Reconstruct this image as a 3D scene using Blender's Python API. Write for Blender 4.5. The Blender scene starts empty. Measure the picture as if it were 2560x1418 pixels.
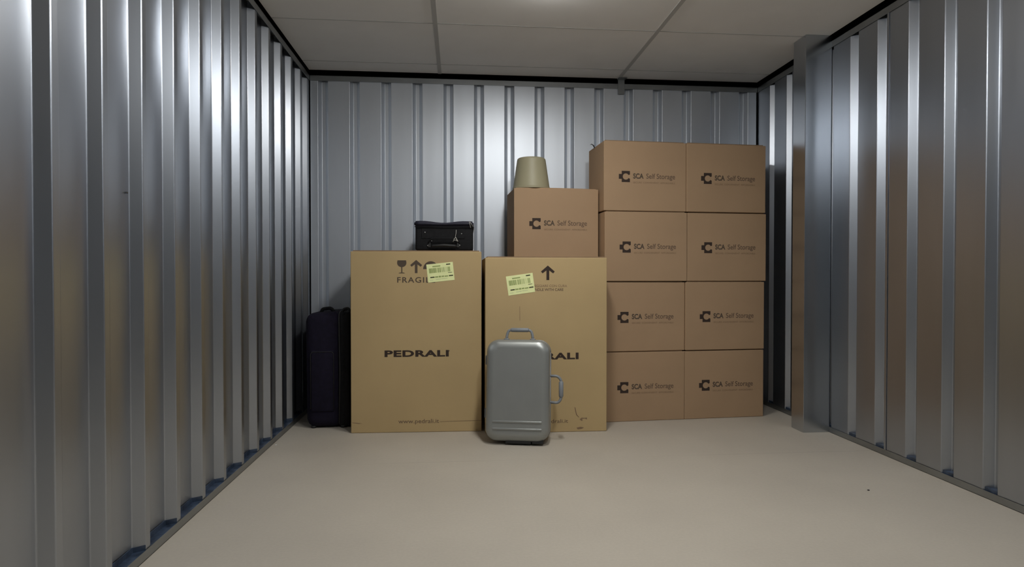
import bpy, bmesh, math, random
from mathutils import Vector, Matrix
C = bpy.context.scene.collection
S = bpy.context.scene
R = math.radians
random.seed(4)

# ------------------------------------------------------------------ camera, world, light, exposure
XL, XR, D = -0.985, 2.121, 4.195          # inner faces of the side walls and back wall
HW, HC = 2.233, 2.264                     # top of the wall tracks, ceiling
cam = bpy.data.cameras.new('camera'); cam.sensor_width = 36; cam.lens = 36*1530/2560
cam.clip_start = 0.02
co = bpy.data.objects.new('camera', cam); C.objects.link(co)
co.location = (0, 0, 0.9)
co.rotation_euler = (R(90-0.777), 0, R(-5.033))
S.camera = co
w = bpy.data.worlds.new('world'); S.world = w; w.use_nodes = True
w.node_tree.nodes['Background'].inputs[0].default_value = (0.6, 0.7, 0.85, 1)
w.node_tree.nodes['Background'].inputs[1].default_value = 0.02
S.view_settings.view_transform = 'Standard'; S.view_settings.look = 'None'
S.view_settings.exposure = 0.0; S.view_settings.gamma = 1
LIGHT_STRENGTH = 80.0
FILL_STRENGTH = 80.0
LIGHT_X, LIGHT_Y0, LIGHT_Y1 = 0.44, 2.35, 2.80

# ------------------------------------------------------------------ materials
def mat(name, col, rough=0.6, metal=0.0, noise=0.0, nscale=8, bump=0.0, bscale=200, stretch=(1,1,1), spec=0.5,
        emit=None, es=0, rnoise=0.0, detail=4):
    m = bpy.data.materials.new(name); m.use_nodes = True
    nt = m.node_tree; b = nt.nodes['Principled BSDF']
    b.inputs['Base Color'].default_value = (*col, 1); b.inputs['Roughness'].default_value = rough
    b.inputs['Metallic'].default_value = metal; b.inputs['Specular IOR Level'].default_value = spec
    tc = nt.nodes.new('ShaderNodeTexCoord'); mp = nt.nodes.new('ShaderNodeMapping')
    mp.inputs['Scale'].default_value = stretch
    nt.links.new(tc.outputs['Object'], mp.inputs[0])
    if noise or rnoise:
        n = nt.nodes.new('ShaderNodeTexNoise'); n.inputs['Scale'].default_value = nscale; n.inputs['Detail'].default_value = detail
        nt.links.new(mp.outputs[0], n.inputs[0])
        if noise:
            r = nt.nodes.new('ShaderNodeValToRGB')
            r.color_ramp.elements[0].position = .3; r.color_ramp.elements[1].position = .7
            r.color_ramp.elements[0].color = (*[c*(1-noise) for c in col], 1)
            r.color_ramp.elements[1].color = (*[min(1, c*(1+noise)) for c in col], 1)
            nt.links.new(n.outputs['Fac'], r.inputs[0]); nt.links.new(r.outputs[0], b.inputs['Base Color'])
        if rnoise:
            q = nt.nodes.new('ShaderNodeMapRange')
            q.inputs['To Min'].default_value = rough-rnoise; q.inputs['To Max'].default_value = rough+rnoise
            nt.links.new(n.outputs['Fac'], q.inputs[0]); nt.links.new(q.outputs[0], b.inputs['Roughness'])
    if bump:
        n2 = nt.nodes.new('ShaderNodeTexNoise'); n2.inputs['Scale'].default_value = bscale
        nt.links.new(mp.outputs[0], n2.inputs[0])
        bp = nt.nodes.new('ShaderNodeBump'); bp.inputs['Strength'].default_value = bump; bp.inputs['Distance'].default_value = 0.002
        nt.links.new(n2.outputs['Fac'], bp.inputs['Height']); nt.links.new(bp.outputs[0], b.inputs['Normal'])
    if emit:
        b.inputs['Emission Color'].default_value = (*emit, 1); b.inputs['Emission Strength'].default_value = es
    return m

M = {}
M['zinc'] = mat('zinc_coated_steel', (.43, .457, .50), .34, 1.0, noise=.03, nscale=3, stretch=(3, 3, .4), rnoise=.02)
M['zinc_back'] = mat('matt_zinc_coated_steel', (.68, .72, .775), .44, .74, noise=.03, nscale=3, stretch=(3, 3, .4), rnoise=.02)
M['track'] = mat('zinc_track', (.34, .355, .36), .42, 1.0, noise=.08, nscale=6, rnoise=.05)
M['pillar'] = mat('zinc_pillar', (.50, .53, .57), .24, 1.0, noise=.04, nscale=3, rnoise=.03)
M['blue_film'] = mat('blue_plastic_film', (.035, .052, .085), .3, .0, noise=.5, nscale=30, bump=.6, bscale=40)
M['void'] = mat('blackout_shell', (.006, .006, .007), .9)  # shade put into the colour of the shell behind the wall gaps
M['tile'] = mat('ceiling_board', (.88, .87, .85), .9, noise=.02, nscale=5, bump=.08, bscale=250)
M['tbar'] = mat('ceiling_grid_paint', (.50, .495, .48), .7)
M['board'] = mat('tan_kraft_board', (.50, .365, .185), .72, noise=.05, nscale=2.2, bump=.05, bscale=90, spec=.3)
M['brown'] = mat('brown_kraft_board', (.41, .275, .165), .75, noise=.05, nscale=2.5, bump=.05, bscale=90, spec=.25)
M['kraft_edge'] = mat('kraft_flap_edge', (.27, .18, .105), .8, noise=.1, nscale=20)
M['tape'] = mat('clear_brown_tape', (.36, .24, .13), .25)
M['ink'] = mat('dark_print', (.048, .033, .026), .7, spec=.2)
M['ink_mid'] = mat('thin_print', (.15, .10, .07), .75, spec=.2)
M['ink_faint'] = mat('faint_print', (.25, .165, .10), .75, spec=.2)
M['ink_grey'] = mat('grey_print', (.10, .075, .055), .75, spec=.2)
M['sticker'] = mat('yellow_label_paper', (.88, .92, .46), .55, noise=.04, nscale=20)
M['stk_green'] = mat('label_green_print', (.33, .40, .13), .6)
M['stk_dark'] = mat('label_black_print', (.05, .055, .015), .6)
M['stk_pale'] = mat('label_pale_print', (.62, .68, .36), .6)
M['silver'] = mat('silver_abs_shell', (.33, .34, .325), .36, .5, noise=.03, nscale=8, bump=.05, bscale=400)
M['silver_frame'] = mat('grey_case_trim', (.22, .23, .24), .4, .3)
M['grey_plastic'] = mat('grey_handle_plastic', (.22, .235, .25), .45, noise=.06, nscale=20)
M['gasket'] = mat('dark_case_seam', (.035, .033, .03), .6)
M['rubber'] = mat('black_rubber', (.015, .015, .015), .6)
M['black_cloth'] = mat('black_nylon', (.007, .007, .008), .8, noise=.3, nscale=60, bump=.4, bscale=500, spec=.3)
M['navy_trim'] = mat('navy_piping', (.013, .013, .028), .6)
M['purple'] = mat('dark_purple_nylon', (.008, .006, .017), .85, noise=.25, nscale=40, bump=.4, bscale=450, spec=.25)
M['steel_dot'] = mat('steel_rivet', (.7, .7, .7), .3, 1.0)
M['string'] = mat('pale_string', (.55, .53, .48), .8)
M['bin'] = mat('olive_beige_plastic', (.36, .33, .215), .5, noise=.03, nscale=10)
M['white_metal'] = mat('white_fitting_enamel', (.8, .8, .78), .4)
M['diffuser'] = mat('lit_diffuser', (.9, .9, .9), .5, emit=(1.0, .99, .96), es=LIGHT_STRENGTH)
M['fill_diffuser'] = mat('fill_lit_diffuser', (.9, .9, .9), .5, emit=(.97, .99, 1.0), es=FILL_STRENGTH)
M['corridor'] = mat('corridor_paint', (.72, .76, .80), .7)

# floor: beige resin board with one seam and slight mottling
fm = bpy.data.materials.new('beige_floor_board'); fm.use_nodes = True
nt = fm.node_tree; b = nt.nodes['Principled BSDF']; b.inputs['Roughness'].default_value = .55
b.inputs['Specular IOR Level'].default_value = .35
tc = nt.nodes.new('ShaderNodeTexCoord')
n1 = nt.nodes.new('ShaderNodeTexNoise'); n1.inputs['Scale'].default_value = 2.2; n1.inputs['Detail'].default_value = 6
n2 = nt.nodes.new('ShaderNodeTexNoise'); n2.inputs['Scale'].default_value = 90
mx = nt.nodes.new('ShaderNodeMix'); mx.data_type = 'FLOAT'; mx.inputs[0].default_value = .35
nt.links.new(tc.outputs['Object'], n1.inputs[0]); nt.links.new(tc.outputs['Object'], n2.inputs[0])
nt.links.new(n1.outputs['Fac'], mx.inputs[2]); nt.links.new(n2.outputs['Fac'], mx.inputs[3])
rp = nt.nodes.new('ShaderNodeValToRGB')
rp.color_ramp.elements[0].position = .32; rp.color_ramp.elements[0].color = (.44, .395, .33, 1)
rp.color_ramp.elements[1].position = .68; rp.color_ramp.elements[1].color = (.50, .45, .375, 1)
nt.links.new(mx.outputs[0], rp.inputs[0])
sep = nt.nodes.new('ShaderNodeSeparateXYZ'); nt.links.new(tc.outputs['Object'], sep.inputs[0])
def seam(axis, at, wdt):
    s = nt.nodes.new('ShaderNodeMath'); s.operation = 'SUBTRACT'; s.inputs[1].default_value = at
    a = nt.nodes.new('ShaderNodeMath'); a.operation = 'ABSOLUTE'
    l = nt.nodes.new('ShaderNodeMath'); l.operation = 'LESS_THAN'; l.inputs[1].default_value = wdt
    nt.links.new(sep.outputs[axis], s.inputs[0]); nt.links.new(s.outputs[0], a.inputs[0]); nt.links.new(a.outputs[0], l.inputs[0])
    return l
sm = seam(1, 2.955, .0022)
nseam = nt.nodes.new('ShaderNodeTexNoise'); nseam.inputs['Scale'].default_value = 1.6
nt.links.new(tc.outputs['Object'], nseam.inputs[0])
thr = nt.nodes.new('ShaderNodeMapRange'); thr.inputs[1].default_value = .42; thr.inputs[2].default_value = .6
thr.inputs[3].default_value = 0; thr.inputs[4].default_value = .35
nt.links.new(nseam.outputs['Fac'], thr.inputs[0])
mul = nt.nodes.new('ShaderNodeMath'); mul.operation = 'MULTIPLY'
nt.links.new(sm.outputs[0], mul.inputs[0]); nt.links.new(thr.outputs[0], mul.inputs[1])
mc = nt.nodes.new('ShaderNodeMix'); mc.data_type = 'RGBA'; mc.inputs[7].default_value = (.2, .17, .14, 1)
nt.links.new(mul.outputs[0], mc.inputs[0]); nt.links.new(rp.outputs[0], mc.inputs[6])
nt.links.new(mc.outputs[2], b.inputs['Base Color'])
bp = nt.nodes.new('ShaderNodeBump'); bp.inputs['Strength'].default_value = .08; bp.inputs['Distance'].default_value = .002
nt.links.new(n2.outputs['Fac'], bp.inputs['Height']); nt.links.new(bp.outputs[0], b.inputs['Normal'])
M['floor'] = fm

# ------------------------------------------------------------------ helpers
def link(name, bm, m, parent=None, smooth=False, loc=None):
    bmesh.ops.recalc_face_normals(bm, faces=bm.faces)
    me = bpy.data.meshes.new(name); bm.to_mesh(me); bm.free()
    if smooth:
        for p in me.polygons: p.use_smooth = True
    me.materials.append(M[m])
    o = bpy.data.objects.new(name, me); C.objects.link(o)
    if parent: o.parent = parent
    if loc: o.location = loc
    return o
def sharp(o, deg=35):
    # smooth shading with sharp edges above an angle
    me = o.data; bm = bmesh.new(); bm.from_mesh(me)
    for e in bm.edges:
        if len(e.link_faces) == 2 and e.calc_face_angle(0) > R(deg): e.smooth = False
    for f in bm.faces: f.smooth = True
    bm.to_mesh(me); bm.free(); return flatten(o)
def flatten(o):
    # large flat faces keep their own normal, only the bends stay rounded
    md = o.modifiers.new('weighted_normals', 'WEIGHTED_NORMAL'); md.weight = 100; md.keep_sharp = True
    return o
def add_box(bm, x0, x1, y0, y1, z0, z1):
    v = [bm.verts.new(p) for p in ((x0,y0,z0),(x1,y0,z0),(x1,y1,z0),(x0,y1,z0),(x0,y0,z1),(x1,y0,z1),(x1,y1,z1),(x0,y1,z1))]
    for f in ((0,3,2,1),(4,5,6,7),(0,1,5,4),(1,2,6,5),(2,3,7,6),(3,0,4,7)): bm.faces.new([v[i] for i in f])
    return v
def box(x0, x1, y0, y1, z0, z1, r=0, seg=3):
    bm = bmesh.new(); add_box(bm, x0, x1, y0, y1, z0, z1)
    if r: bmesh.ops.bevel(bm, geom=list(bm.edges), offset=r, segments=seg, affect='EDGES', profile=.5)
    return bm
def add_tube(bm, pts, rad, seg=10, closed=False, flat=1.0):
    pts = [Vector(p) for p in pts]; rings = []
    up = Vector((0, 0, 1)); n = len(pts); prev = None
    for i, p in enumerate(pts):
        t = (pts[min(i+1, n-1)]-pts[max(i-1, 0)]).normalized()
        if prev is None:
            a = t.cross(up)
            if a.length < .05: a = t.cross(Vector((0, 1, 0)))
            a.normalize()
        else:
            a = (prev - t*prev.dot(t)).normalized()
        prev = a; bb = t.cross(a)
        rr = rad[i] if isinstance(rad, (list, tuple)) else rad
        rings.append([bm.verts.new(p+rr*(math.cos(k*2*math.pi/seg)*a+flat*math.sin(k*2*math.pi/seg)*bb)) for k in range(seg)])
    for i in range(n-1):
        for k in range(seg): bm.faces.new((rings[i][k], rings[i][(k+1)%seg], rings[i+1][(k+1)%seg], rings[i+1][k]))
    bm.faces.new(rings[0][::-1]); bm.faces.new(rings[-1])
def tube(pts, rad, seg=10, flat=1.0):
    bm = bmesh.new(); add_tube(bm, pts, rad, seg, flat=flat); return bm
def rounded(pts, r, n=5):
    # fillet the interior corners of a 3D polyline
    pts = [Vector(p) for p in pts]; out = [pts[0]]
    for i in range(1, len(pts)-1):
        a, p, c = pts[i-1], pts[i], pts[i+1]
        d1 = (a-p); d2 = (c-p); q = min(r, d1.length*.49, d2.length*.49)
        s, e = p+d1.normalized()*q, p+d2.normalized()*q
        for k in range(n+1):
            t = k/n; out.append(s*(1-t)**2+p*2*t*(1-t)+e*t*t)
    out.append(pts[-1]); return out
def add_poly(bm, pts, y, thick=0.0004):
    # flat print on a face that looks along -y: pts are (x, z)
    v = [bm.verts.new((p[0], y, p[1])) for p in pts]
    bm.faces.new(v)
def add_lathe(bm, prof, seg=48, cx=0, cy=0):
    rings = []
    for r_, z in prof:
        rings.append([bm.verts.new((cx+r_*math.cos(k*2*math.pi/seg), cy+r_*math.sin(k*2*math.pi/seg), z)) for k in range(seg)])
    for i in range(len(prof)-1):
        for k in range(seg): bm.faces.new((rings[i][k], rings[i][(k+1)%seg], rings[i+1][(k+1)%seg], rings[i+1][k]))
    return rings
def struct(name, bm, m, smooth=False):
    o = link(name, bm, m, None, smooth); o['kind'] = 'structure'; return o
def thing(name, label, cat, loc, rz=0, group=None, rot=None):
    o = bpy.data.objects.new(name, None); C.objects.link(o); o.empty_display_size = .1
    o.location = loc; o.rotation_euler = rot if rot else (0, 0, R(rz))
    o['label'] = label; o['category'] = cat
    if group: o['group'] = group
    return o
def tag(o, label, cat, group=None):
    o['label'] = label; o['category'] = cat
    if group: o['group'] = group
    return o
def text_mesh(s, x0, x1, z0, z1, y, bold=0.0, spacing=1.0):
    # lettering fitted into the rectangle x0..x1, z0..z1 on a face that looks along -y
    cu = bpy.data.curves.new('lettering', 'FONT'); cu.body = s; cu.offset = bold; cu.space_character = spacing
    cu.fill_mode = 'FRONT'; cu.resolution_u = 4
    o = bpy.data.objects.new('lettering', cu); C.objects.link(o)
    dg = bpy.context.evaluated_depsgraph_get()
    me = bpy.data.meshes.new_from_object(o.evaluated_get(dg))
    bpy.data.objects.remove(o); bpy.data.curves.remove(cu)
    xs = [v.co.x for v in me.vertices]; ys = [v.co.y for v in me.vertices]
    a, b_, c, d = min(xs), max(xs), min(ys), max(ys)
    bm = bmesh.new(); bm.from_mesh(me); bpy.data.meshes.remove(me)
    for v in bm.verts:
        v.co = Vector((x0+(v.co.x-a)/(b_-a)*(x1-x0), y, z0+(v.co.y-c)/(d-c)*(z1-z0)))
    return bm
def link_print(name, bm, m, parent):
    for f in bm.faces:
        f.normal_update()
        if f.normal.y > 0: f.normal_flip()
    me = bpy.data.meshes.new(name); bm.to_mesh(me); bm.free(); me.materials.append(M[m])
    o = bpy.data.objects.new(name, me); C.objects.link(o); o.parent = parent; return o
def copy_tree(o, parent=None):
    c = o.copy(); C.objects.link(c); c.parent = parent
    for ch in o.children: copy_tree(ch, c)
    return c

# ------------------------------------------------------------------ room shell
struct('floor', box(-2.2, 3.4, -2.6, 5.0, -.10, 0), 'floor')
struct('ceiling', box(XL+.002, XR-.012, -2.6, D-.014, HC, HC+.05), 'tile')
struct('wall_blackout_top', box(-2.2, 3.4, -2.6, 5.0, HC+.34, HC+.38), 'void')  # near-black slab added so the gap over the walls stays dark
k = 1
def trim(bm, m, smooth=False):
    global k
    o = struct('trim_%d' % k, bm, m, smooth); k += 1; return o
for x in (-.122, 1.112):                       # ceiling grid, main bars
    trim(box(x-.012, x+.012, -2.5, D-.014, HC-.0035, HC+.001), 'tbar')
for i in range(10):                                           # ceiling grid, thin cross bars
    y = 4.0-i*.645
    trim(box(XL+.002, XR-.012, y-.004, y+.004, HC-.0015, HC+.001), 'tbar')
# near-black shell added to keep world light out and the wall gaps dark
struct('wall_blackout_left', box(-2.2, -2.15, -2.6, 5.0, 0, HC+.34), 'void')
struct('wall_blackout_right', box(3.35, 3.4, -2.6, 5.0, 0, HC+.34), 'void')
struct('wall_blackout_back', box(-2.2, 3.4, 4.95, 5.0, 0, HC+.34), 'void')
struct('wall_corridor', box(-2.2, 3.4, -2.6, -2.55, 0, HC), 'corridor')

DEP, LAT = .032, .0215
def fillet2(pts, r, n=4):
    out = [pts[0]]
    for i in range(1, len(pts)-1):
        a, p, c = (Vector(q) for q in (pts[i-1], pts[i], pts[i+1]))
        d1, d2 = a-p, c-p
        if d1.angle(-d2) < R(12): out.append(pts[i]); continue
        s, e = p+d1.normalized()*r, p+d2.normalized()*r
        for j in range(n+1):
            t = j/n; q = s*(1-t)**2+p*2*t*(1-t)+e*t*t; out.append((q.x, q.y))
    out.append(pts[-1]); return out
def sheet(prof, to_world, z0, z1):
    bm = bmesh.new(); zs = [z0, (z0+z1)/2, z1]
    rows = [[bm.verts.new(to_world(u, d, z)) for (u, d) in prof] for z in zs]
    for a, b_ in zip(rows, rows[1:]):
        for i in range(len(prof)-1): bm.faces.new((a[i], a[i+1], b_[i+1], b_[i]))
    return bm
# profile in (u along wall, d depth behind the inner face)
# left wall: wide recessed pans, narrow proud crowns starting at yb
u = []
p = [(-.35, DEP)]
yb = 1.5905-9*.2165
while yb < D-.03:
    if yb > -.3:
        e = yb+.029
        p += [(yb-LAT, DEP), (yb, 0), (e, 0), (e+LAT, DEP)]
        if yb+.2165 < D-.03:                                  # pan eases forward before the next web
            f = yb+.2165-LAT
            p += [(e+LAT+.012, DEP+.0016), (e+LAT+.03, DEP+.0024)]
            p += [(f-q*.045, DEP+.0024*(1-(1-q)**2)) for q in (1, .8, .6, .4, .2)]
    yb += .2165
p = p[:-7]+[(4.150-LAT, DEP), (4.150, 0), (D+.01, 0)] if p[-1][0] > 4.1 else p+[(4.150-LAT, DEP), (4.150, 0), (D+.01, 0)]
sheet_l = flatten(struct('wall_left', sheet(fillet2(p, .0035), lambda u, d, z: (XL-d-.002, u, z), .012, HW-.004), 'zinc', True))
# right wall: wide flush pans with narrow recessed grooves, far edge at yf
p = [(-.35, 0)]
yf = 4.031-19*.2165
while yf < D:
    if yf-.068 > -.33:
        p += [(yf-.068, 0), (yf-.068+.0245, DEP), (yf-.0245, DEP), (yf, 0)]
        if yf+.15 < D: p += [(yf+.045, .0010), (yf+.105, .0010)]
    yf += .2165
p.append((D+.01, 0))
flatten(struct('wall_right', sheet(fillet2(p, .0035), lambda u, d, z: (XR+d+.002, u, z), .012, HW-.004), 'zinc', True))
# back wall: wide flush pans with narrow grooves
p = [(XL+.005, 0)]
grooves = [-.898+.2083*i for i in range(15)]
for c in grooves:
    p += [(c-.033, 0), (c-.0125, DEP), (c+.0125, DEP), (c+.033, 0)]
    if c+.15 < XR: p += [(c+.07, .0008), (c+.14, .0008)]
p.append((XR-.009, 0))
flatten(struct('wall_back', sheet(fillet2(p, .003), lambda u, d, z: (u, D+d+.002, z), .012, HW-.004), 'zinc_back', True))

def track(axis, at, sgn, a, b_, z0, z1, up):
    # U channel: face flange, web plate, rear flange; sgn points away from the room
    bm = bmesh.new()
    def bx(d0, d1, za, zb):
        lo, hi = sorted((at+sgn*d0, at+sgn*d1))
        if axis == 0: add_box(bm, lo, hi, a, b_, za, zb)
        else: add_box(bm, a, b_, lo, hi, za, zb)
    bx(-.0015, .0005, z0, z1)
    if up: bx(-.0015, .052, z0, z0+.002)
    else: bx(-.0015, .052, z1-.002, z1)
    bx(.050, .052, z0, z1)
    return trim(bm, 'track')
for z0, z1, up in ((0, .030, True), (HW-.036, HW, False)):
    track(0, XL, -1, -.35, D, z0, z1, up)
    track(0, XR, 1, -.35, D, z0, z1, up)
    track(1, D, 1, XL+.004, XR-.004, z0, z1, up)
# blue film left inside the floor tracks, visible wherever the sheet stands back
bm = bmesh.new(); add_box(bm, XL-.048, XL-.0008, -.34, D-.01, .003, .028); add_box(bm, XL-.0345, XL-.0315, -.34, D-.01, .028, .046)
trim(bm, 'blue_film')
bm = bmesh.new()
yb = 1.5905-9*.2165
while yb < D-.03:                                             # film turned up along each near web
    if yb > -.3:
        v = [bm.verts.new(q) for q in ((XL-.0365, yb-LAT-.0012, .028), (XL-.002, yb-.0012, .028), (XL-.002, yb-.0012, .045), (XL-.0365, yb-LAT-.0012, .045))]
        w_ = [bm.verts.new((q.co.x, q.co.y-.0006, q.co.z)) for q in v]
        bm.faces.new(v); bm.faces.new(w_[::-1])
        for i in range(4): bm.faces.new((v[i], w_[i], w_[(i+1) % 4], v[(i+1) % 4]))
    yb += .2165
trim(bm, 'blue_film')
bm = bmesh.new(); add_box(bm, XR+.0008, XR+.048, -.34, D-.01, .003, .028)
yf = 4.031-19*.2165
while yf < D:
    if yf-.068 > -.33:
        add_box(bm, XR+.006, XR+.034, yf-.062, yf-.006, .028, .042)
    yf += .2165
trim(bm, 'blue_film')
# vertical joint between two sheets on the right wall
trim(box(XR-.0012, XR+.001, 2.862, 2.874, .03, HW-.036), 'zinc')
# small dark disc standing in for a hole in the left wall sheet
bm = bmesh.new(); bmesh.ops.create_uvsphere(bm, u_segments=12, v_segments=8, radius=.0055)
for v in bm.verts: v.co.x *= .25; v.co.z *= .6
o = link('screw_hole', bm, 'gasket', sheet_l, True, (-1.0165, 1.988, 1.155))
# boxed steel pillar on the right wall, floor to ceiling
bm = box(1.963, XR+.001, 3.325, 3.452, 0, HC-.001, .003, 2)
sharp(trim(bm, 'pillar'))
# steel bracket holding the partition to the ceiling bar
t = thing('ceiling_bracket', 'small grey steel bracket over the top edge of the back wall', 'bracket', (1.131, D-.004, 2.158))
link('strap', box(-.0235, .0235, -.004, 0, 0, HC-2.158-.004, .0008, 1), 'track', t)
link('flange', box(-.030, .030, -.05, 0, HC-2.158-.0075, HC-2.158-.0035, .0008, 1), 'track', t)

# ------------------------------------------------------------------ ceiling light (just above the top of the frame)
def batten(label, x, y0, y1, hw, m, across=False):
    t = thing('ceiling_light', label, 'light', (x, (y0+y1)/2, HC-.004), 90 if across else 0)
    hl = (y1-y0)/2
    link('housing', box(-hw-.008, hw+.008, -hl-.012, hl+.012, -.028, 0, .004, 2), 'white_metal', t)
    bm = bmesh.new(); prof = [(-hw, -.029), (-hw*.95, -.040), (-hw*.6, -.047), (0, -.050), (hw*.6, -.047), (hw*.95, -.040), (hw, -.029)]
    a = [bm.verts.new((x_, -hl, z)) for x_, z in prof]; b2 = [bm.verts.new((x_, hl, z)) for x_, z in prof]
    for i in range(6): bm.faces.new((a[i], a[i+1], b2[i+1], b2[i]))
    bm.faces.new(a); bm.faces.new(b2[::-1]); bm.faces.new((a[0], b2[0], b2[-1], a[-1]))
    link('diffuser', bm, m, t)
batten('small white bulkhead lamp fixed under the ceiling above the boxes', LIGHT_X, LIGHT_Y0, LIGHT_Y1, .07, 'diffuser')
batten('added unseen fill lamp on the ceiling between the bulkhead lamp and the doorway', .6, 1.05, 1.55, .08, 'fill_diffuser', False)  # second lamp, added as frontal fill for the back wall and webs

# ------------------------------------------------------------------ brown storage boxes
BW, BD, BH, PITCH = .530, .330, .4245, .4315
def logo_bm(x, z, s, y):
    # upright block with a round bite open to the right and a stub on the left, like the printed mark
    bm = bmesh.new(); n = 28; r = s*.285; hx, hz = s*.385, s*.5
    def sq(a):
        ca, sa = math.cos(a), math.sin(a); m_ = min(hx/max(abs(ca), 1e-6), hz/max(abs(sa), 1e-6)); return (x+ca*m_, z+sa*m_)
    a0 = R(27); a1 = 2*math.pi-a0; co_ = math.atan2(hz, hx)
    angs = sorted(set([a0+(a1-a0)*i/n for i in range(n+1)]+[co_, math.pi-co_, math.pi+co_, 2*math.pi-co_]))
    o_ = [bm.verts.new((sq(a)[0], y, sq(a)[1])) for a in angs]
    i_ = [bm.verts.new((x+r*math.cos(a), y, z+r*math.sin(a))) for a in angs]
    for i in range(len(angs)-1): bm.faces.new((o_[i], o_[i+1], i_[i+1], i_[i]))
    add_poly(bm, [(x-hx-s*.27, z-s*.22), (x-hx+.0003, z-s*.22), (x-hx+.0003, z+s*.22), (x-hx-s*.27, z+s*.22)], y)
    return bm
def carton(name, label, loc, rz, wd, dp, ht, m, bulge=.0, group=None):
    # origin at the base of the front left corner; front looks along -y
    t = thing(name, label, 'box', loc, rz, group)
    link('carton_body', box(0, wd, 0, dp, 0, ht, .0035, 3), m, t, smooth=False)
    bm = bmesh.new(); g = .0015; nseg = 12; i0 = .012
    for (ya, yb_) in ((i0, dp/2-g), (dp/2+g, dp-i0)):
        top = []; bot = []
        for i in range(nseg+1):
            x = i0+(wd-2*i0)*i/nseg; hb = ht+(.0064 if not bulge else .0042)+bulge*math.sin(math.pi*i/nseg)**1.2
            top.append((bm.verts.new((x, ya, hb)), bm.verts.new((x, yb_, hb))))
            bot.append((bm.verts.new((x, ya, ht-.001)), bm.verts.new((x, yb_, ht-.001))))
        for i in range(nseg):
            bm.faces.new((top[i][0], top[i+1][0], top[i+1][1], top[i][1]))
            bm.faces.new((bot[i][0], bot[i][1], bot[i+1][1], bot[i+1][0]))
            bm.faces.new((top[i][0], bot[i][0], bot[i+1][0], top[i+1][0]))
            bm.faces.new((top[i][1], top[i+1][1], bot[i+1][1], bot[i][1]))
        for i in (0, nseg): bm.faces.new((top[i][0], top[i][1], bot[i][1], bot[i][0]))
    link('top_flaps', bm, m if bulge else 'kraft_edge', t)
    return t
def storage_box(label, loc, rz, bulge=0):
    t = carton('moving_box', label, loc, rz, BW, BD, BH, 'brown', bulge, 'brown printed moving boxes')
    zc = BH*.497; y = -.0006
    link_print('logo', logo_bm(.139, zc-.002, .068, y), 'ink', t)
    link_print('name_print', text_mesh('SCA', .186, .253, zc-.014, zc+.019, y, bold=.035), 'ink_grey', t)
    link_print('name_print', text_mesh('Self Storage', .270, .457, zc-.022, zc+.019, y, bold=.008), 'ink_mid', t)
    link_print('slogan_print', text_mesh('SECURE  CONVENIENT  AFFORDABLE', .186, .457, zc-.042, zc-.032, y, bold=.0), 'ink_faint', t)
    return t
rows = ['bottom', 'second from bottom', 'third from bottom', 'top']
left_x = [.877, .878, .889, .884]; right_x = [1.4075, 1.4095, 1.4205, 1.4145]
yj = [0, .003, -.002, .002]
first = None
for col, xs in (('left', left_x), ('right', right_x)):
    for r_ in range(4):
        x = xs[r_]; base = Vector((x, 3.667+(x-.905)*.0650+yj[r_]*(1 if col == 'left' else -1), .0005+r_*PITCH))
        if r_ == 0: lab = 'brown moving box on the floor, bottom of the %s column of the tall stack' % col
        elif r_ == 3: lab = 'brown moving box on top of the %s column of the tall stack' % col
        else: lab = 'brown moving box, %s in the %s column of the tall stack' % (rows[r_], col)
        if first is None:
            first = o = storage_box(lab, base, 3.7)
        else:
            o = copy_tree(first); o['label'] = lab; o.location = base
        o.rotation_euler = (0, 0, R(3.7+[.0, .25, -.1, .1][r_]))
# loose tape end standing up at the stack's rear left edge
top_left = [o for o in C.objects if o.get('label', '').startswith('brown moving box on top of the left')][0]
bm = bmesh.new()
add_tube(bm, [(-.004, .19, BH-.006), (-.006, .20, BH+.010), (-.018, .205, BH+.020), (-.028, .205, BH+.014)], [.004, .006, .006, .002], 6, flat=.3)
o = link('loose_tape_end', bm, 'rubber', top_left); o['label'] = 'dark curled tape end'
midbox = storage_box('brown moving box standing on the right-hand tall tan carton, with the upturned pot on it', (.3405, 3.725, 1.0075), 2.8, bulge=.003)

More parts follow.
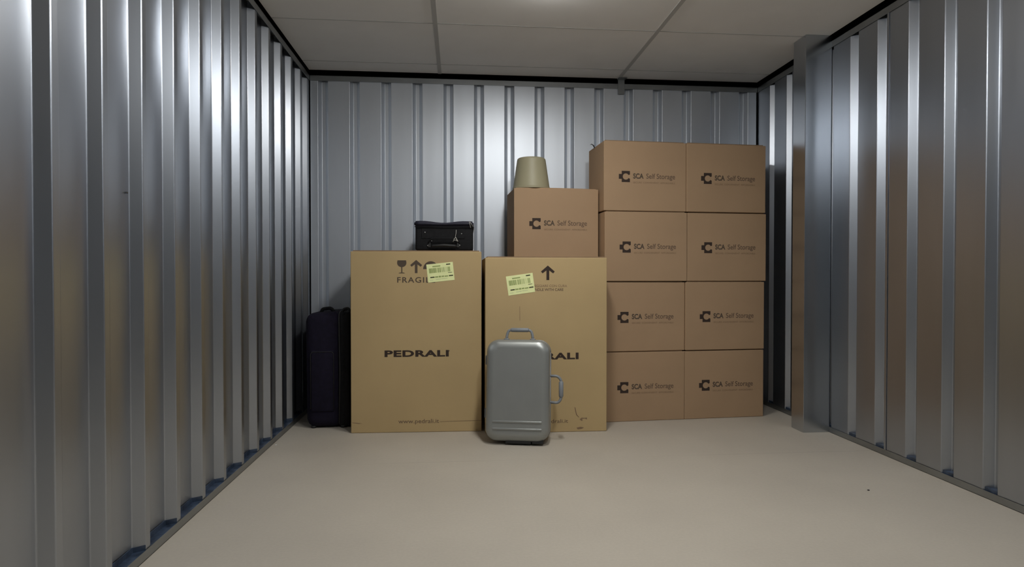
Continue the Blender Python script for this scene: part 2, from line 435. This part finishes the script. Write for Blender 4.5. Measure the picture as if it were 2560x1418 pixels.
# ------------------------------------------------------------------ two tall tan cartons
def arrow_bm(cx, z0, z1, wd, st, y):
    bm = bmesh.new(); h = wd/2; s = st/2; top = z1; k_ = st*.72
    add_poly(bm, [(cx-s, z0), (cx+s, z0), (cx+s, top-k_*1.2), (cx-s, top-k_*1.2)], y)
    ang = .86
    for sg in (-1, 1):
        tip = (cx, top); ex, ez = cx+sg*h, top-h*ang
        L = math.hypot(h, h*ang); nx, nz = h*ang/L*st, h/L*st
        pts = [(cx, top), (ex, ez), (ex-sg*nx*.85, ez-nz*.85), (cx, top-st*1.35)]
        add_poly(bm, pts if sg > 0 else pts[::-1], y-.00002*sg)
    return bm
def label_part(t, x, z, wd, ht, ang, y=-.0012):
    # yellow delivery label with bars and lines; (x, z) is its lower left corner
    def place(bm):
        m_ = Matrix.Translation((x, 0, z)) @ Matrix.Rotation(R(-ang), 4, 'Y')
        bmesh.ops.transform(bm, matrix=m_, verts=bm.verts); return bm
    def rects(lst, dy):
        bm = bmesh.new()
        for (a, b_, c, d) in lst: add_poly(bm, [(a*wd, c*ht), (b_*wd, c*ht), (b_*wd, d*ht), (a*wd, d*ht)], y-dy)
        return place(bm)
    bm = bmesh.new(); add_box(bm, 0, wd, y, y+.0009, 0, ht)
    s = link('delivery_label', place(bm), 'sticker', t); s['label'] = 'yellow green delivery label'
    rnd = random.Random(7); bars = []; q = .08
    while q < .90:
        ww = rnd.choice((.008, .012, .02, .03)); 
        if q < .26: ww *= 1.3
        bars.append((q, min(q+ww, .93), .50, .76)); q += ww+rnd.choice((.008, .014, .03) if q > .26 else (.006, .008))
    link_print('barcode', rects(bars, .0003), 'stk_green', s)
    def lines(lst, m):
        for q in lst: link_print('label_line', rects([q], .0003), m, s)
    lines([(.74, .90, .87, .93), (.10, .26, .235, .295), (.80, .96, .235, .295), (.78, .93, .425, .45)], 'stk_dark')
    lines([(.22, .52, .82, .88), (.28, .40, .23, .30), (.42, .50, .225, .31), (.52, .62, .235, .3), (.64, .77, .23, .29)], 'stk_green')
    lines([(.30, .50, .12, .15), (.52, .74, .13, .155), (.06, .20, .10, .12)], 'stk_pale')
k1 = .742/328; k2 = 1.039/456
def PX(px): return (px-877)*k1
def PZ(py): return 1.039-(py-628)*k2
L = carton('tall_carton', 'left-hand tall tan carton printed FRAGILE, with the black suitcase lying on top', (-.608, 3.537, .0005), -1.3, .742, .55, 1.035, 'board')
y = -.0006
bm = bmesh.new()                                              # wine glass mark
cx = PX(1004.5); hw = 11.5*k1; zt = PZ(652); zb = PZ(669)
pts = [(cx-hw*.92, zt), (cx+hw*.92, zt), (cx+hw, zt-.010)]
for i in range(0, 13):
    a = math.pi*i/12; pts.append((cx+hw*math.cos(a), zt-.016-(zt-.016-zb)*math.sin(a)))
pts.append((cx-hw, zt-.010))
add_poly(bm, pts[::-1], y)
add_poly(bm, [(cx-.003, PZ(683)), (cx+.003, PZ(683)), (cx+.003, zb+.002), (cx-.003, zb+.002)], y-.00002)
add_poly(bm, [(cx-hw*.75, PZ(684.5)), (cx+hw*.75, PZ(684.5)), (cx+hw*.4, PZ(682.5)), (cx-hw*.4, PZ(682.5))], y)
link_print('glass_mark', bm, 'ink_grey', L)
link_print('arrow_mark', arrow_bm(PX(1040.5), PZ(684), PZ(651), 30*k1, 6.5*k1, y), 'ink_grey', L)
bm = bmesh.new(); cx, zc, rr = PX(1077), PZ(674), 19*k1       # round umbrella mark, mostly under the label
dome = [(cx+rr*math.cos(math.pi*i/16), zc+rr*1.05*math.sin(math.pi*i/16)) for i in range(17)]
add_poly(bm, dome, y); link_print('umbrella_mark', bm, 'ink_grey', L)
link_print('fragile_print', text_mesh('FRAGILE', PX(993), PX(1088), PZ(708), PZ(694), y, bold=.012, spacing=1.18), 'ink_grey', L)
link_print('brand_print', text_mesh('PEDRALI', PX(961), PX(1122), PZ(894), PZ(877.5), y, bold=.042, spacing=1.08), 'ink', L)
bm = bmesh.new(); add_poly(bm, [(PX(1121), PZ(881)), (PX(1124), PZ(881)), (PX(1124), PZ(878)), (PX(1121), PZ(878))], y)
link_print('brand_print', bm, 'ink_mid', L)
link_print('web_address_print', text_mesh('www.pedrali.it', PX(995), PX(1097), PZ(1064.5), PZ(1051), y), 'ink_mid', L)
bm = bmesh.new()
add_poly(bm, [(PX(880), PZ(1057)), (PX(897), PZ(1059)), (PX(905), PZ(1059.6)), (PX(897), PZ(1060.6)), (PX(880), PZ(1058))], y)
link_print('crease_mark', bm, 'ink_faint', L); bm = bmesh.new()
add_poly(bm, [(PX(1100), PZ(1057.8)), (PX(1160), PZ(1056.6)), (PX(1204), PZ(1056.2)), (PX(1204), PZ(1057)), (PX(1160), PZ(1057.6)), (PX(1100), PZ(1058.6))], y)
link_print('crease_mark', bm, 'ink_faint', L)
label_part(L, PX(1070.5), PZ(708), 67*k1, 46*k1, 6.0)
kR = .700/300
def QX(px): return (px-1212.5)*kR
def QZ(py): return 1.003-(py-643)*(1.003/436)
Rr = carton('tall_carton', 'right-hand tall tan carton behind the silver suitcase, with a moving box on top', (.1530, 3.462, .0005), -.2, .700, .56, .9995, 'board')
link_print('arrow_mark', arrow_bm(QX(1365.5), QZ(700), QZ(664), 34*kR, 7*kR, y), 'ink', Rr)
link_print('care_print', text_mesh('MANEGGIARE CON CURA', QX(1315), QX(1413), QZ(717.5), QZ(711.5), y), 'ink_faint', Rr)
link_print('care_print', text_mesh('HANDLE WITH CARE', QX(1322), QX(1404), QZ(727), QZ(720.5), y, bold=.01), 'ink_mid', Rr)
link_print('brand_print', text_mesh('PEDRALI', QX(1284), QX(1442), QZ(897.5), QZ(881), y, bold=.042, spacing=1.08), 'ink', Rr)
link_print('web_address_print', text_mesh('www.pedrali.it', QX(1317), QX(1416), QZ(1059), QZ(1047), y), 'ink_mid', Rr)
for pl in ([(1432, 1018), (1434, 1018), (1438, 1036), (1444, 1043), (1442, 1043), (1436, 1037)],
           [(1445, 1048), (1450, 1044), (1457, 1045), (1463, 1044), (1463, 1049), (1458, 1046.5), (1451, 1047), (1452, 1052), (1449, 1052)],
           [(1437, 1069), (1447, 1067), (1456, 1069), (1450, 1072), (1440, 1073)],
           [(1296, 765), (1297, 765), (1297.4, 800), (1296.4, 800)]):
    bm = bmesh.new(); add_poly(bm, [(QX(a), QZ(b_)) for a, b_ in pl][::-1], y); link_print('scuff_mark', bm, 'ink_faint', Rr)
label_part(Rr, QX(1269), QZ(738.5), 66*kR, 47*kR, 8.0)

# ------------------------------------------------------------------ upturned pot on the middle box
bm = bmesh.new()
prof = [(.1165, 0), (.1185, .002), (.1185, .012), (.1150, .0145), (.1145, .018), (.0905, .184), (.0885, .1915), (.083, .1965), (.070, .1985), (.0005, .1990),
        (.0005, .1965), (.080, .1945), (.086, .187), (.112, .016), (.1125, 0)]
rg = add_lathe(bm, prof, 64)
for kk in range(64): bm.faces.new((rg[-1][kk], rg[-1][(kk+1) % 64], rg[0][(kk+1) % 64], rg[0][kk]))
o = link('upturned_pot', bm, 'bin', None, True, (.462, 3.852, 1.0075+BH+.0068)); sharp(o, 40)
tag(o, 'olive beige tapered pot standing upside down on the middle moving box', 'pot')

# ------------------------------------------------------------------ black suitcase lying on the left carton
T = thing('black_suitcase', 'black fabric suitcase lying flat on the left tall carton, handle end to the front', 'suitcase', (-.247, 3.585, 1.0426), -1.0)
W_, H_, Lg = .335, .172, .50
bm = box(0, W_, 0, Lg, 0, H_-.018, .014, 4); link('body', bm, 'black_cloth', T, True)
bm = bmesh.new(); add_box(bm, -.006, W_+.003, -.008, Lg+.004, H_-.030, H_)
bmesh.ops.subdivide_edges(bm, edges=[e for e in bm.edges if abs((e.verts[0].co-e.verts[1].co).x) > .1], cuts=10)
for v in bm.verts:                                            # sagging padded lid
    if v.co.z > H_-.01: v.co.z += -.006*math.sin(math.pi*max(0, min(1, v.co.x/W_)))**.8+.004*math.sin(v.co.x*29)
bmesh.ops.bevel(bm, geom=[e for e in bm.edges if len(e.link_faces) == 2 and e.calc_face_angle(0) > 1], offset=.008, segments=3, affect='EDGES')
link('lid', bm, 'navy_trim', T, True)
bm = bmesh.new(); add_tube(bm, [(-.003, -.0075, H_-.034), (W_*.5, -.0085, H_-.037), (W_, -.0075, H_-.034)], .0028, 8)
add_tube(bm, [(W_+.0015, -.0075, H_-.034), (W_+.0025, .2, H_-.034), (W_+.0015, Lg, H_-.034)], .0028, 8)
link('piping', bm, 'black_cloth', T, True)
k3 = W_/149
def BX(px): return (px-1036)*k3
def BZ(py): return (628-py)*k3
h = link('handle_panel', box(BX(1052), BX(1163), -.003, .002, BZ(597), BZ(570), .0015, 2), 'black_cloth', T)
for q in ((1061, 581), (1155, 584), (1078, 603), (1068, 615), (1150, 614)):
    bm = bmesh.new(); bmesh.ops.create_uvsphere(bm, u_segments=12, v_segments=8, radius=.0034)
    for v in bm.verts: v.co.y *= .5
    link('rivet', bm, 'steel_dot', T, True, (BX(q[0]), -.0045, BZ(q[1])))
hd = link('handle', tube(rounded([(BX(1070), -.001, BZ(611)), (BX(1072), -.012, BZ(602)), (BX(1082), -.022, BZ(597)), (BX(1136), -.022, BZ(597)), (BX(1147), -.012, BZ(602)), (BX(1149), -.001, BZ(611))], .012), .0042, 10), 'black_cloth', T, True)
link('grip', tube([(BX(1077), -.016, BZ(617)), (BX(1082), -.022, BZ(616)), (BX(1110), -.024, BZ(614.5)), (BX(1137), -.022, BZ(616)), (BX(1143), -.016, BZ(617))], [.004, .0075, .0085, .0075, .004], 12), 'rubber', T, True)
for q in (1072, 1146): link('handle_mount', box(BX(q)-.008, BX(q)+.008, -.006, .002, BZ(620), BZ(606), .002, 2), 'rubber', T)
bm = bmesh.new()
add_tube(bm, [(BX(1141.5), -.027, BZ(575)), (BX(1141), -.028, BZ(584)), (BX(1139), -.029, BZ(592)), (BX(1140), -.028, BZ(597))], .0012, 6)
add_tube(bm, [(BX(1133), -.029, BZ(606)), (BX(1137), -.030, BZ(597)), (BX(1140), -.030, BZ(594)), (BX(1143), -.030, BZ(600)), (BX(1146), -.029, BZ(605))], .0019, 6)
add_tube(bm, [(BX(1135), -.030, BZ(602)), (BX(1141), -.031, BZ(601)), (BX(1144), -.030, BZ(604))], .0016, 6)
o = link('tag_string', bm, 'string', T, True); o['label'] = 'pale tag string knotted on the handle'
bm = bmesh.new()
add_tube(bm, [(BX(1175), -.0095, BZ(553)), (BX(1177), -.0100, BZ(562)), (BX(1178.5), -.0095, BZ(569))], .0013, 6)
add_tube(bm, [(BX(1177), -.0095, BZ(554)), (BX(1181), -.0100, BZ(559)), (BX(1183.5), -.0095, BZ(565))], .0011, 6)
o = link('zip_pull', bm, 'string', T, True); o['label'] = 'pale grey zip pulls'

# ------------------------------------------------------------------ dark purple suitcase standing by the left wall
T = thing('upright_suitcase', 'dark purple soft suitcase standing upright between the left wall and the FRAGILE carton', 'suitcase', (-.893, 3.655, 0))
bm = box(0, .205, 0, .40, .006, .676, .048, 7)
for v in bm.verts:                                            # soft bulge and slight lean of the shell
    f = max(0, min(1, v.co.z/.67)); v.co.x += -.004*math.sin(math.pi*f)+(.006*(1-f)); v.co.z += .010*(v.co.x/.2) if v.co.z > .5 else 0
link('shell', bm, 'purple', T, True)
bm = box(.188, .262, .012, .40, .006, .682, .022, 4); link('gusset', bm, 'black_cloth', T, True)
bm = bmesh.new(); add_tube(bm, rounded([(.198, .002, .03), (.202, -.001, .35), (.196, .004, .665), (.196, .05, .684), (.196, .35, .684)], .03), .0045, 8)
link('piping', bm, 'rubber', T, True)
bm = bmesh.new(); add_tube(bm, rounded([(.075, .10, .672), (.082, .10, .698), (.135, .10, .704), (.150, .10, .676)], .015), .010, 10)
link('top_handle', bm, 'black_cloth', T, True)
bm = bmesh.new(); add_tube(bm, rounded([(.206, .05, .672), (.214, .05, .700), (.245, .05, .706), (.256, .05, .672)], .012), .007, 8)
link('pull_handle', bm, 'rubber', T, True)
link('front_pocket', box(.035, .170, -.008, .02, .10, .46, .010, 4), 'purple', T, True)
bm = bmesh.new(); add_tube(bm, rounded([(.036, -.0085, .12), (.036, -.0085, .452), (.168, -.0085, .452), (.168, -.0085, .12)], .02), .0022, 6)
link('zip', bm, 'rubber', T, True)
for (x, y_) in ((.045, .03), (.045, .36), (.215, .03), (.215, .36)):
    bm = bmesh.new(); bmesh.ops.create_cone(bm, cap_ends=True, segments=16, radius1=.014, radius2=.016, depth=.014)
    link('foot', bm, 'rubber', T, True, (x, y_, .0072))

# ------------------------------------------------------------------ silver hard-shell suitcase leaning on the right carton
piv = Vector((.3385, 3.352, .001))
T = thing('silver_suitcase', 'small silver hard shell suitcase leaning against the right-hand tall carton', 'suitcase', piv, rot=(R(-7.5), 0, R(-12)))
# local frame: x across, y 0 at the back face to -.17 at the front, z up from the base
W2, TH, H2 = .342, .170, .536
def shell(y0, y1, rc, rf, front):
    # rounded rectangle swept with a soft front edge
    bm = bmesh.new(); rings = []
    def ring(ins, y_):
        pts = []
        r_ = max(rc-ins*.6, .01)
        for (cx, cz, a0) in ((W2/2-r_-ins, H2-r_-ins, 0), (-W2/2+r_+ins, H2-r_-ins, 90), (-W2/2+r_+ins, r_+ins, 180), (W2/2-r_-ins, r_+ins, 270)):
            for i in range(9):
                a = R(a0+90*i/8); pts.append(bm.verts.new((cx+r_*math.cos(a), y_, cz+r_*math.sin(a))))
        return pts
    n = 8; s = -1 if front else 1
    rings.append(ring(0, y0))
    for i in range(n+1):
        a = R(90*i/n); rings.append(ring(rf*(1-math.cos(a)), y1-s*rf*.8*(1-math.sin(a))))
    for a, b_ in zip(rings, rings[1:]):
        m_ = len(a)
        for i in range(m_): bm.faces.new((a[i], a[(i+1) % m_], b_[(i+1) % m_], b_[i]))
    bm.faces.new(rings[-1])
    if not front: bm.faces.new(rings[0])
    else: bm.faces.new(rings[0])
    return bm
fs = link('front_shell', shell(-.088, -TH, .064, .044, True), 'silver', T, True); sharp(fs, 50)
bs = link('rear_shell', shell(-.082, 0, .064, .022, False), 'silver', T, True); sharp(bs, 50)
bm = shell(-.089, -.081, .064, .001, False)
for v in bm.verts: v.co.x *= .988; v.co.z = H2/2+(v.co.z-H2/2)*.992
link('seam_gasket', bm, 'gasket', T)
for q in (-.0885, -.0815):                                    # metal lips on both sides of the seam
    bm = bmesh.new(); r_ = .064; pts = []
    for (cx, cz, a0) in ((W2/2-r_, H2-r_, 0), (-W2/2+r_, H2-r_, 90), (-W2/2+r_, r_, 180), (W2/2-r_, r_, 270)):
        for i in range(9):
            a = R(a0+90*i/8); pts.append((cx+r_*math.cos(a), q, cz+r_*math.sin(a)))
    pts.append(pts[0]); add_tube(bm, pts, .0028, 8)
    link('frame_lip', bm, 'silver_frame', T, True)
for z in (.066, .104):                                        # two raised horizontal ribs low on the front
    link('rib', box(-.130, .133, -TH-.0045, -TH+.004, z-.0055, z+.0055, .003, 4), 'silver', fs, True)
hd = link('top_handle', tube(rounded([(-.072, -.085, H2-.002), (-.069, -.085, H2+.030), (-.060, -.085, H2+.054), (.062, -.085, H2+.054), (.071, -.085, H2+.030), (.074, -.085, H2-.002)], .014), .0075, 12), 'grey_plastic', T, True)
link('grip', tube([(-.050, -.085, H2+.055), (-.044, -.085, H2+.0555), (.046, -.085, H2+.0555), (.052, -.085, H2+.055)], [.0075, .0115, .0115, .0075], 14), 'grey_plastic', hd, True)
for x in (-.071, .073): link('hinge_block', box(x-.014, x+.014, -.098, -.072, H2-.004, H2+.009, .003, 3), 'silver_frame', hd, True)
sh = link('side_handle', tube(rounded([(W2/2-.002, -.085, .345), (W2/2+.040, -.085, .345), (W2/2+.058, -.085, .325), (W2/2+.058, -.085, .222), (W2/2+.042, -.085, .202), (W2/2-.002, -.085, .205)], .014), .0075, 12), 'grey_plastic', T, True)
link('grip', tube([(W2/2+.058, -.085, .318), (W2/2+.0585, -.085, .312), (W2/2+.0585, -.085, .238), (W2/2+.058, -.085, .230)], [.0075, .0125, .0125, .0075], 14), 'grey_plastic', sh, True)
for z in (.425, .140):                                        # latches on the left edge
    link('latch', box(-W2/2-.013, -W2/2+.004, -.106, -.064, z-.026, z+.026, .005, 3), 'grey_plastic', T, True)
for x in (-.115, .115):
    bm = bmesh.new(); bmesh.ops.create_cone(bm, cap_ends=True, segments=20, radius1=.016, radius2=.016, depth=.018, matrix=Matrix.Rotation(R(90), 4, 'Y'))
    link('wheel', bm, 'rubber', T, True, (x, -.022, .013))
link('foot_bar', box(-.06, .075, -.150, -.120, -.012, .006, .004, 2), 'rubber', T)
link('foot_bar', box(.08, .14, -.150, -.115, -.010, .012, .004, 2), 'rubber', T)

# ------------------------------------------------------------------ tiny things on the floor
bm = bmesh.new(); bmesh.ops.create_icosphere(bm, subdivisions=2, radius=.004)
for v in bm.verts: v.co.z *= .5; v.co.x *= 1.3
o = link('grit', bm, 'rubber', None, True, (1.707, 2.405, .002)); tag(o, 'small dark speck of grit on the floor near the right wall', 'debris')
bm = bmesh.new(); bmesh.ops.create_icosphere(bm, subdivisions=2, radius=.0045)
for v in bm.verts: v.co.z *= .5
o = link('paper_scrap', bm, 'white_metal', None, True, (-.960, 3.318, .003)); tag(o, 'tiny white scrap on the floor at the foot of the left wall', 'debris')
